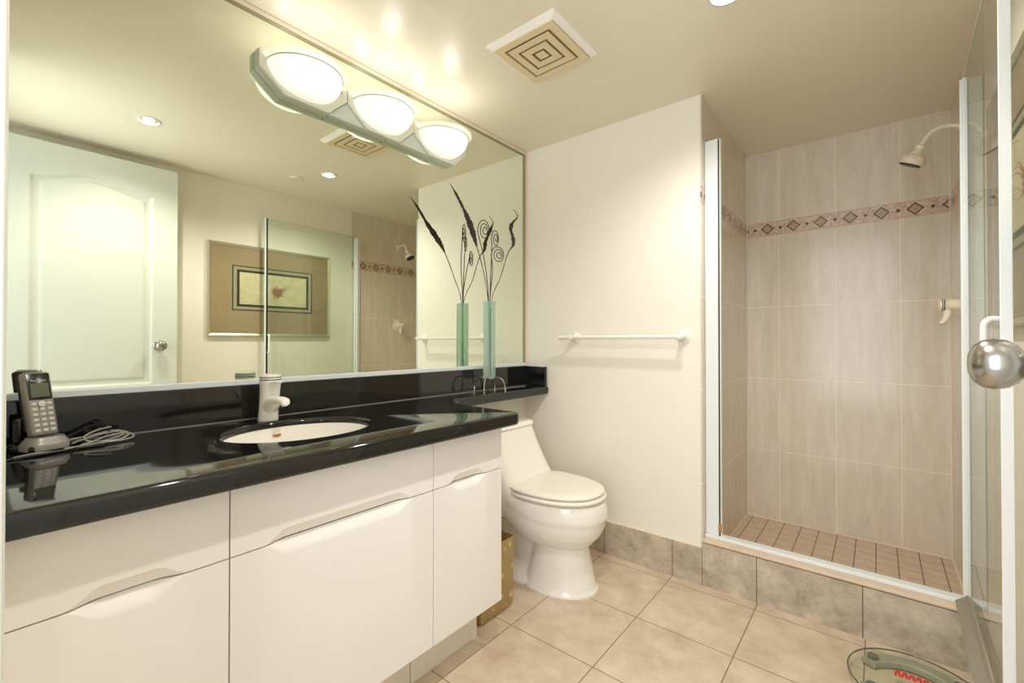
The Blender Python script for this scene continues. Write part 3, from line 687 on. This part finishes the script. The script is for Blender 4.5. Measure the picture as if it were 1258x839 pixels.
b = BM(); loft(b, [egg(.222+d, .694-d, TY, .187-d, z, 56, .42, 2.2) for z, d in ((.4285, .008), (.4300, .002), (.436, 0), (.4415, .003), (.4450, .012), (.4485, .05), (.4500, .12))]); obj('lid', b, M['seat'], to, True, ang=60)
for s_ in (-1, 1):
    b = BM(); box(b, .215, .245, TY+s_*.08-.02, TY+s_*.08+.02, .402, .440, .006, 3); obj('hinge', b, M['seat'], to, True)
for s_ in (-1, 1):
    b = BM(); box(b, .50, .53, TY+s_*.13-.008, TY+s_*.13+.008, .3985, .4290, .002); obj('bumper', b, M['seat'], to)
b = BM(); box(b, .672, .685, TY-.012, TY+.012, .3985, .4290, .002); obj('bumper', b, M['seat'], to)

# ------------------------------------------------------------------ waste bin
wb = thing('waste_bin', 'gold foil patterned rectangular bin between the vanity and the toilet', 'bin', (0.34, 1.36, 0))
b = BM(); rr = lambda x0, x1, y0, y1, z: [(x, y, z) for x, y in [(x0+.015, y0), (x1-.015, y0), (x1-.004, y0+.004), (x1, y0+.015), (x1, y1-.015), (x1-.004, y1-.004), (x1-.015, y1), (x0+.015, y1), (x0+.004, y1-.004), (x0, y1-.015), (x0, y0+.015), (x0+.004, y0+.004)]]
X0, X1, Y0, Y1 = 0.235, 0.440, 1.262, 1.462
loft(b, [rr(X0+.012, X1-.012, Y0+.012, Y1-.012, .001), rr(X0+.003, X1-.003, Y0+.003, Y1-.003, .006), rr(X0, X1, Y0, Y1, .020), rr(X0-.004, X1+.004, Y0-.004, Y1+.004, .290), rr(X0-.001, X1+.001, Y0-.001, Y1+.001, .290), rr(X0+.004, X1-.004, Y0+.004, Y1-.004, .012)])
obj('body', b, M['gold'], wb, True, ang=30)
random.seed(9)
for (yy, zz, s) in ((1.44, .055, .026), (1.385, .07, .015), (1.30, .075, .018), (1.43, .265, .022), (1.40, .255, .016), (1.385, .15, .018), (1.33, .04, .012), (1.29, .25, .018), (1.445, .17, .014)):
    b = BM()
    s *= 0.72
    for k in range(6):
        a = 2*PI*k/6+s*40; lathe(b, [(s*.34, 0), (s*.30, .0008), (0, .0011)], (X1+.0005+.004*(zz-.02)/.27, yy+math.cos(a)*s*.42, zz+math.sin(a)*s*.42), (1, 0, -.015), 10, True, False)
    obj('foil_flower', b, M['goldpat'], wb, True)

# ------------------------------------------------------------------ towel bar
tb = thing('towel_bar', 'white towel bar on the cream wall above the toilet', 'towel bar', (0.62, YB, 1.122))
b = BM(); tube(b, [(0.272, 2.060, 1.122), (0.950, 2.060, 1.122)], 0.0100, 18); obj('rail', b, M['white'], tb, True)
for x in (0.345, 0.925):
    b = BM(); lathe(b, [(0.030, 0.0), (0.030, 0.006), (0.024, 0.010), (0.018, 0.014), (0.012, 0.022), (0.011, 0.045), (0.0135, 0.050), (0.014, 0.062), (0.010, 0.070), (0.0, 0.072)], (x, YB, 1.122), (0, -1, 0), 28); obj('bracket', b, M['white'], tb, True)

# ------------------------------------------------------------------ shower fittings
HX = 1.855; YHG = 2.148
sf = thing('shower_jamb', 'white metal shower jamb with black seal at the left of the shower opening', 'shower frame', (1.02, 2.17, 0.2225))
b = BM(); prism(b, [(XS+0.001, 2.190), (XS+0.001, 2.168), (XS+0.006, 2.164), (1.061, 2.158), (1.0645, 2.162), (1.0645, 2.190)], 0.2225, 2.022, 'z', 0.001); obj('channel', b, M['alu'], sf)
b = BM(); box(b, 1.0648, 1.0708, 2.164, 2.184, 0.2225, 2.019, 0.001); obj('black_seal', b, M['black'], sf)
b = BM(); box(b, 1.0710, 1.0755, 2.162, 2.184, 0.2225, 2.021, 0.0008); obj('edge_strip', b, M['alu'], sf)
b = BM(); box(b, 1.0625, 1.0762, 2.1585, 2.1605, 0.240, 0.280, 0.0004); obj('catch_plate', b, M['brass'], sf)
sf2 = thing('shower_jamb', 'white metal hinge jamb on the tiled wall at the right of the shower opening', 'shower frame', (1.88, YB+0.01, 0.206))
b = BM(); box(b, HX+0.009, XR-0.001, 2.140, 2.176, 0.2225, 1.990, 0.002); obj('channel', b, M['alu'], sf2)
b = BM(); box(b, HX-0.012, HX+0.008, 2.137, 2.147, 0.235, 1.990, 0.002); obj('hinge_strip', b, M['alu'], sf2)
DY = 1.392; DXF = 1.836
sd = thing('shower_door', 'clear glass shower door standing open against the right wall', 'shower door', (HX, YHG-0.012, 0.24))
def along(bm_fn):
    b = BM(); bm_fn(b)
    k = (DXF-HX)/(YHG-0.012-DY)
    for v in b.verts: v.co.x += (YHG-0.012-v.co.y)*k
    return b
obj('glass_pane', along(lambda b: box(b, HX-0.003, HX+0.003, DY+0.012, YHG-0.013, 0.252, 1.995)), M['glass'], sd)
obj('top_rail', along(lambda b: box(b, HX-0.005, HX+0.005, DY+0.012, YHG-0.013, 1.995, 2.003, 0.001)), M['railw'], sd)
obj('edge_profile', along(lambda b: box(b, HX-0.012, HX+0.007, DY-0.007, DY-0.001, 0.245, 2.003, 0.0015)), M['alu'], sd)
obj('edge_seal', along(lambda b: box(b, HX-0.0100, HX+0.0045, DY-0.0008, DY+0.0118, 0.245, 2.000, 0.0005)), M['black'], sd)
obj('hinge_profile', along(lambda b: box(b, HX-0.006, HX+0.006, YHG-0.026, YHG-0.012, 0.245, 1.990, 0.002)), M['alu'], sd)
b = along(lambda b: prism(b, [(HX-0.004, 0.256), (HX-0.004, 0.246), (HX-0.032, 0.226), (HX-0.034, 0.229), (HX-0.008, 0.250), (HX-0.005, 0.256)], DY+0.018, YHG-0.030, 'y'))
obj('drip_sweep', b, M['sweep'], sd)
obj('bottom_rail', along(lambda b: box(b, HX-0.004, HX+0.004, DY+0.018, YHG-0.014, 0.242, 0.2518, 0.001)), M['railw'], sd)
b = along(lambda b: (tube(b, [(HX-0.0035, 1.405, 1.147), (HX-0.022, 1.405, 1.149), (HX-0.031, 1.405, 1.142), (HX-0.034, 1.405, 1.127), (HX-0.034, 1.405, 1.04), (HX-0.031, 1.405, 1.025), (HX-0.022, 1.405, 1.018), (HX-0.0035, 1.405, 1.020)], 0.0062, 14, 6),
                    lathe(b, [(0.010, 0), (0.009, 0.006)], (HX-0.0032, 1.405, 1.147), (-1, 0, 0), 18), lathe(b, [(0.010, 0), (0.009, 0.006)], (HX-0.0032, 1.405, 1.020), (-1, 0, 0), 18)))
obj('handle', b, M['white'], sd, True)

sh = thing('wall_shower', 'cream shower head on a bent arm from the tiled right wall', 'shower', (XR, 2.61, 2.0))
b = BM(); tube(b, [(XR, 2.61, 1.990), (1.87, 2.61, 2.004), (1.835, 2.61, 2.006), (1.805, 2.61, 1.994), (1.785, 2.61, 1.966), (1.772, 2.61, 1.944)], 0.0095, 14, 8); obj('arm', b, M['cream'], sh, True)
b = BM(); lathe(b, [(0.028, 0), (0.026, 0.006), (0.012, 0.010)], (XR, 2.61, 1.990), (-1, 0, 0), 24); obj('flange', b, M['cream'], sh, True)
ax = Vector((-0.45, 0.17, -0.88)).normalized(); hp = Vector((1.774, 2.61, 1.948))
b = BM(); lathe(b, [(0.012, 0), (0.016, 0.004), (0.0165, 0.014), (0.013, 0.020), (0.017, 0.026), (0.020, 0.033), (0.030, 0.037), (0.037, 0.045), (0.0405, 0.056), (0.0405, 0.064), (0.038, 0.070)], hp, ax, 32)
for v in b.verts: v.co = hp + (v.co-hp)*1.17
obj('head', b, M['cream'], sh, True)
b = BM(); lathe(b, [(0.039, 0), (0.038, 0.005), (0.0, 0.006)], hp+ax*0.082, ax, 32); obj('spray_face', b, M['black'], sh, True)
sv = thing('shower_valve', 'cream round shower mixer valve with lever on the tiled right wall', 'shower valve', (XR, 2.606, 1.252))
b = BM(); lathe(b, [(0.056, 0), (0.055, 0.005), (0.046, 0.010), (0.030, 0.013)], (XR, 2.606, 1.252), (-1, 0, 0), 40); obj('escutcheon', b, M['cream'], sv, True)
b = BM(); lathe(b, [(0.024, 0.012), (0.024, 0.050), (0.026, 0.052), (0.027, 0.058)], (XR, 2.606, 1.252), (-1, 0, 0), 32)
lathe(b, [(0.0265, 0.0615), (0.0265, 0.064)], (XR, 2.606, 1.252), (-1, 0, 0), 32); lathe(b, [(0.0265, 0.067), (0.026, 0.072), (0.020, 0.077), (0, 0.079)], (XR, 2.606, 1.252), (-1, 0, 0), 32); obj('knob', b, M['cream'], sv, True)
b = BM(); lathe(b, [(0.0258, 0.058), (0.0258, 0.0615)], (XR, 2.606, 1.252), (-1, 0, 0), 32); lathe(b, [(0.0258, 0.064), (0.0258, 0.067)], (XR, 2.606, 1.252), (-1, 0, 0), 32); obj('black_ring', b, M['black'], sv, True)
b = BM(); tube(b, [(XR-0.052, 2.606, 1.236), (XR-0.050, 2.598, 1.210), (XR-0.060, 2.588, 1.188), (XR-0.074, 2.580, 1.172)], [0.016, 0.013, 0.011, 0.008], 14, 6); obj('lever', b, M['cream'], sv, True)

# ------------------------------------------------------------------ entrance door (open, flat along the right wall)
DX0, DX1, DYA, DYB_, DZT = 1.778, 1.813, 0.082, 0.845, 2.160
b = BM()
def ease(t): t = max(0, min(1, t)); return t*t*(3-2*t)
pa_y0, pa_y1, pz0, pz1 = 0.212, 0.722, 0.845, 1.975       # upper panel (arched top)
def panel_depth(y, z, y0, y1, z0, z1, arch):
    t = (y-y0)/(y1-y0); top = z1 + (arch*0.5*(1-math.cos(2*PI*max(0, min(1, t)))) if arch else 0)
    d = min(y-y0, y1-y, z-z0, top-z)
    if d <= 0: return 0
    if d < 0.014: return 0.010*ease(d/0.014)
    if d < 0.030: return 0.010
    if d < 0.046: return 0.010-0.006*ease((d-0.030)/0.016)
    return 0.004
ny, nz = 130, 330
gv = [[None]*(nz+1) for _ in range(ny+1)]
for i in range(ny+1):
    for j in range(nz+1):
        y = DYA+(DYB_-DYA)*i/ny; z = 0.012+(DZT-0.012)*j/nz
        d = panel_depth(y, z, pa_y0, pa_y1, pz0, pz1, 0.055) or panel_depth(y, z, pa_y0, pa_y1, 0.22, 0.72, 0)
        gv[i][j] = b.verts.new((DX0+d, y, z))
for i in range(ny):
    for j in range(nz): b.faces.new((gv[i][j], gv[i+1][j], gv[i+1][j+1], gv[i][j+1]))
be = [e_ for e_ in b.edges if e_.is_boundary]; r = bmesh.ops.extrude_edge_only(b, edges=be)
for v in r['geom']:
    if isinstance(v, bmesh.types.BMVert): v.co.x = DX1
bmesh.ops.contextual_create(b, geom=[e_ for e_ in b.edges if e_.is_boundary])
dr = struct('door_1', b, M['doorp'], None, smooth=True, loc=(1.82, 0.09, 0.0), ang=50)
KY, KZ = 0.756, 1.074
b = BM(); lathe(b, [(0.032, 0), (0.031, 0.004), (0.026, 0.008), (0.013, 0.010), (0.012, 0.022), (0.014, 0.026), (0.022, 0.032), (0.0275, 0.040), (0.0295, 0.050), (0.0275, 0.060), (0.022, 0.067), (0.012, 0.0715), (0.0, 0.0725)], (DX0, KY, KZ), (-1, 0, 0), 40)
obj('door_knob', b, M['nickel'], dr, True, ang=60)
b = BM(); box(b, 1.784, 1.808, DYB_-0.0005, DYB_+0.0015, KZ-0.028, KZ+0.028, 0.0004); obj('latch_plate', b, M['nickel'], dr)
for z in (0.25, 1.10, 1.90):
    b = BM(); tube(b, [(1.810, 0.074, z-0.045), (1.810, 0.074, z+0.045)], 0.006, 12); obj('hinge', b, M['nickel'], dr, True)

# ------------------------------------------------------------------ framed picture
py0, py1, pz0_, pz1_ = 1.040, 1.912, 1.138, 1.790
pc_ = thing('framed_picture', 'framed print with brown mat and small rust coloured motif on the right wall', 'picture', (XR, (py0+py1)/2, (pz0_+pz1_)/2))
b = BM(); fw = 0.020
def pr(y0, y1, z0, z1, x): return [(x, y0, z0), (x, y1, z0), (x, y1, z1), (x, y0, z1)]
loft(b, [pr(py0, py1, pz0_, pz1_, XR-0.001), pr(py0, py1, pz0_, pz1_, XR-0.022), pr(py0+0.005, py1-0.005, pz0_+0.005, pz1_-0.005, XR-0.025), pr(py0+fw, py1-fw, pz0_+fw, pz1_-fw, XR-0.018), pr(py0+fw, py1-fw, pz0_+fw, pz1_-fw, XR-0.006)], True, False)
obj('frame', b, M['frame'], pc_)
b = BM(); box(b, XR-0.015, XR-0.012, py0+fw, py1-fw, pz0_+fw, pz1_-fw); obj('mat_board', b, M['matboard'], pc_)
def rframe(y0, y1, z0, z1, w, x0, x1):
    b = BM(); loft(b, [pr(y0, y1, z0, z1, x1), pr(y0, y1, z0, z1, x0), pr(y0+w, y1-w, z0+w, z1-w, x0), pr(y0+w, y1-w, z0+w, z1-w, x1)], False, False); return b
ay0, ay1, az0, az1 = 1.190, 1.762, 1.322, 1.640
b = BM(); box(b, XR-0.0158, XR-0.0150, ay0, ay1, az0, az1); obj('fillet', b, M['midgrey'], pc_)
obj('border_line', rframe(ay0, ay1, az0, az1, 0.007, XR-0.0168, XR-0.0157), M['inkblack'], pc_)
obj('border_line', rframe(ay0+0.030, ay1-0.030, az0+0.028, az1-0.028, 0.017, XR-0.0168, XR-0.0157), M['inkblack'], pc_)
b = BM(); box(b, XR-0.0168, XR-0.0160, ay0+0.046, ay1-0.046, az0+0.044, az1-0.044); ar = obj('print', b, M['parch'], pc_)
b = BM(); random.seed(3); cyy, czz = 1.500, 1.470
pts = []
for k in range(26):
    a = 2*PI*k/26; r = (0.052 if k % 2 else 0.028)*(0.8+0.4*random.random()); pts.append((cyy+math.cos(a)*r*1.1, czz+math.sin(a)*r))
prism(b, pts, XR-0.0174, XR-0.0167, 'x')
for (dy, dz, l) in ((1, .55, .12), (1, .75, .10), (1, .35, .14), (.2, -1, .07), (-.6, .8, .08)):
    tube(b, [(XR-0.0172, cyy+dy*0.02, czz+dz*0.02), (XR-0.0172, cyy+dy*l*0.6, czz+dz*l*0.65), (XR-0.0172, cyy+dy*l, czz+dz*l*0.75)], [0.0018, 0.0010, 0.0005], 6, 5)
obj('motif', b, M['rust'], ar)
b = BM(); box(b, XR-0.0205, XR-0.0190, py0+fw-0.002, py1-fw+0.002, pz0_+fw-0.002, pz1_-fw+0.002); obj('glazing', b, M['glass'], pc_)

# ------------------------------------------------------------------ bathroom scale
SX, SY, SR = 1.712, 1.878, 0.172
sc = thing('bathroom_scale', 'round clear glass bathroom scale with grey bar and red print on the floor', 'scale', (SX, SY, 0))
b = curve_plate([circ(SX, SY, SR, 72)], 0.026, 0.034, 0.002, 2); obj('glass_plate', b, M['sglass'], sc, True)
b = BM(); ring = [(SX+(SR-0.0005)*math.cos(2*PI*i/72), SY+(SR-0.0005)*math.sin(2*PI*i/72), 0.030) for i in range(73)]
tube(b, ring, 0.0022, 6); obj('glass_edge', b, M['vasedge'], sc, True)
def arcbar(a0, a1, r0, r1, z0, z1):
    b = BM(); n = 28; rings = []
    for i in range(n+1):
        a = math.radians(a0+(a1-a0)*i/n); k = 1.0 if 2 < i < n-2 else 0.9
        rm, w = (r0+r1)/2, (r1-r0)/2*k
        c, s = math.cos(a), math.sin(a); P = []
        for rr_, zz in ((rm-w, z0), (rm+w, z0), (rm+w, z1-0.004), (rm+w-0.006, z1), (rm-w+0.006, z1), (rm-w, z1-0.004)): P.append((SX+c*rr_, SY+s*rr_, zz))
        rings.append(P)
    loft(b, rings); return b
obj('grey_housing', arcbar(28, 152, 0.112, 0.158, 0.006, 0.0255), M['grey'], sc, True, ang=30)
obj('grey_housing', arcbar(208, 332, 0.112, 0.158, 0.006, 0.0255), M['grey'], sc, True, ang=30)
for a in (38, 142, 218, 322):
    a = math.radians(a); b = BM(); lathe(b, [(0.018, 0), (0.018, 0.0056)], (SX+0.135*math.cos(a), SY+0.135*math.sin(a), 0.0002), (0, 0, 1), 20); obj('foot', b, M['greyd'], sc, True)
    b = BM(); lathe(b, [(0.016, 0), (0.015, 0.0012)], (SX+0.135*math.cos(a), SY+0.135*math.sin(a), 0.0342), (0, 0, 1), 20); obj('contact_pad', b, M['greyd'], sc, True)
b = BM(); random.seed(2)
bx, by = 1.662, 1.905
for k in range(5):
    x0 = bx+k*0.017
    tube(b, [(x0, by-0.018+0.004*k, 0.0348), (x0+0.004, by+0.010, 0.0348), (x0+0.010, by+0.012, 0.0348), (x0+0.010, by-0.012, 0.0348), (x0+0.016, by-0.014, 0.0348)], 0.0032, 6, 5, flat=0.3)
tube(b, [(bx-0.004, by-0.002, 0.0348), (bx+0.045, by+0.002, 0.0348), (bx+0.085, by-0.004, 0.0348)], 0.0016, 6, 5, flat=0.3)
obj('red_print', b, M['red'], sc)
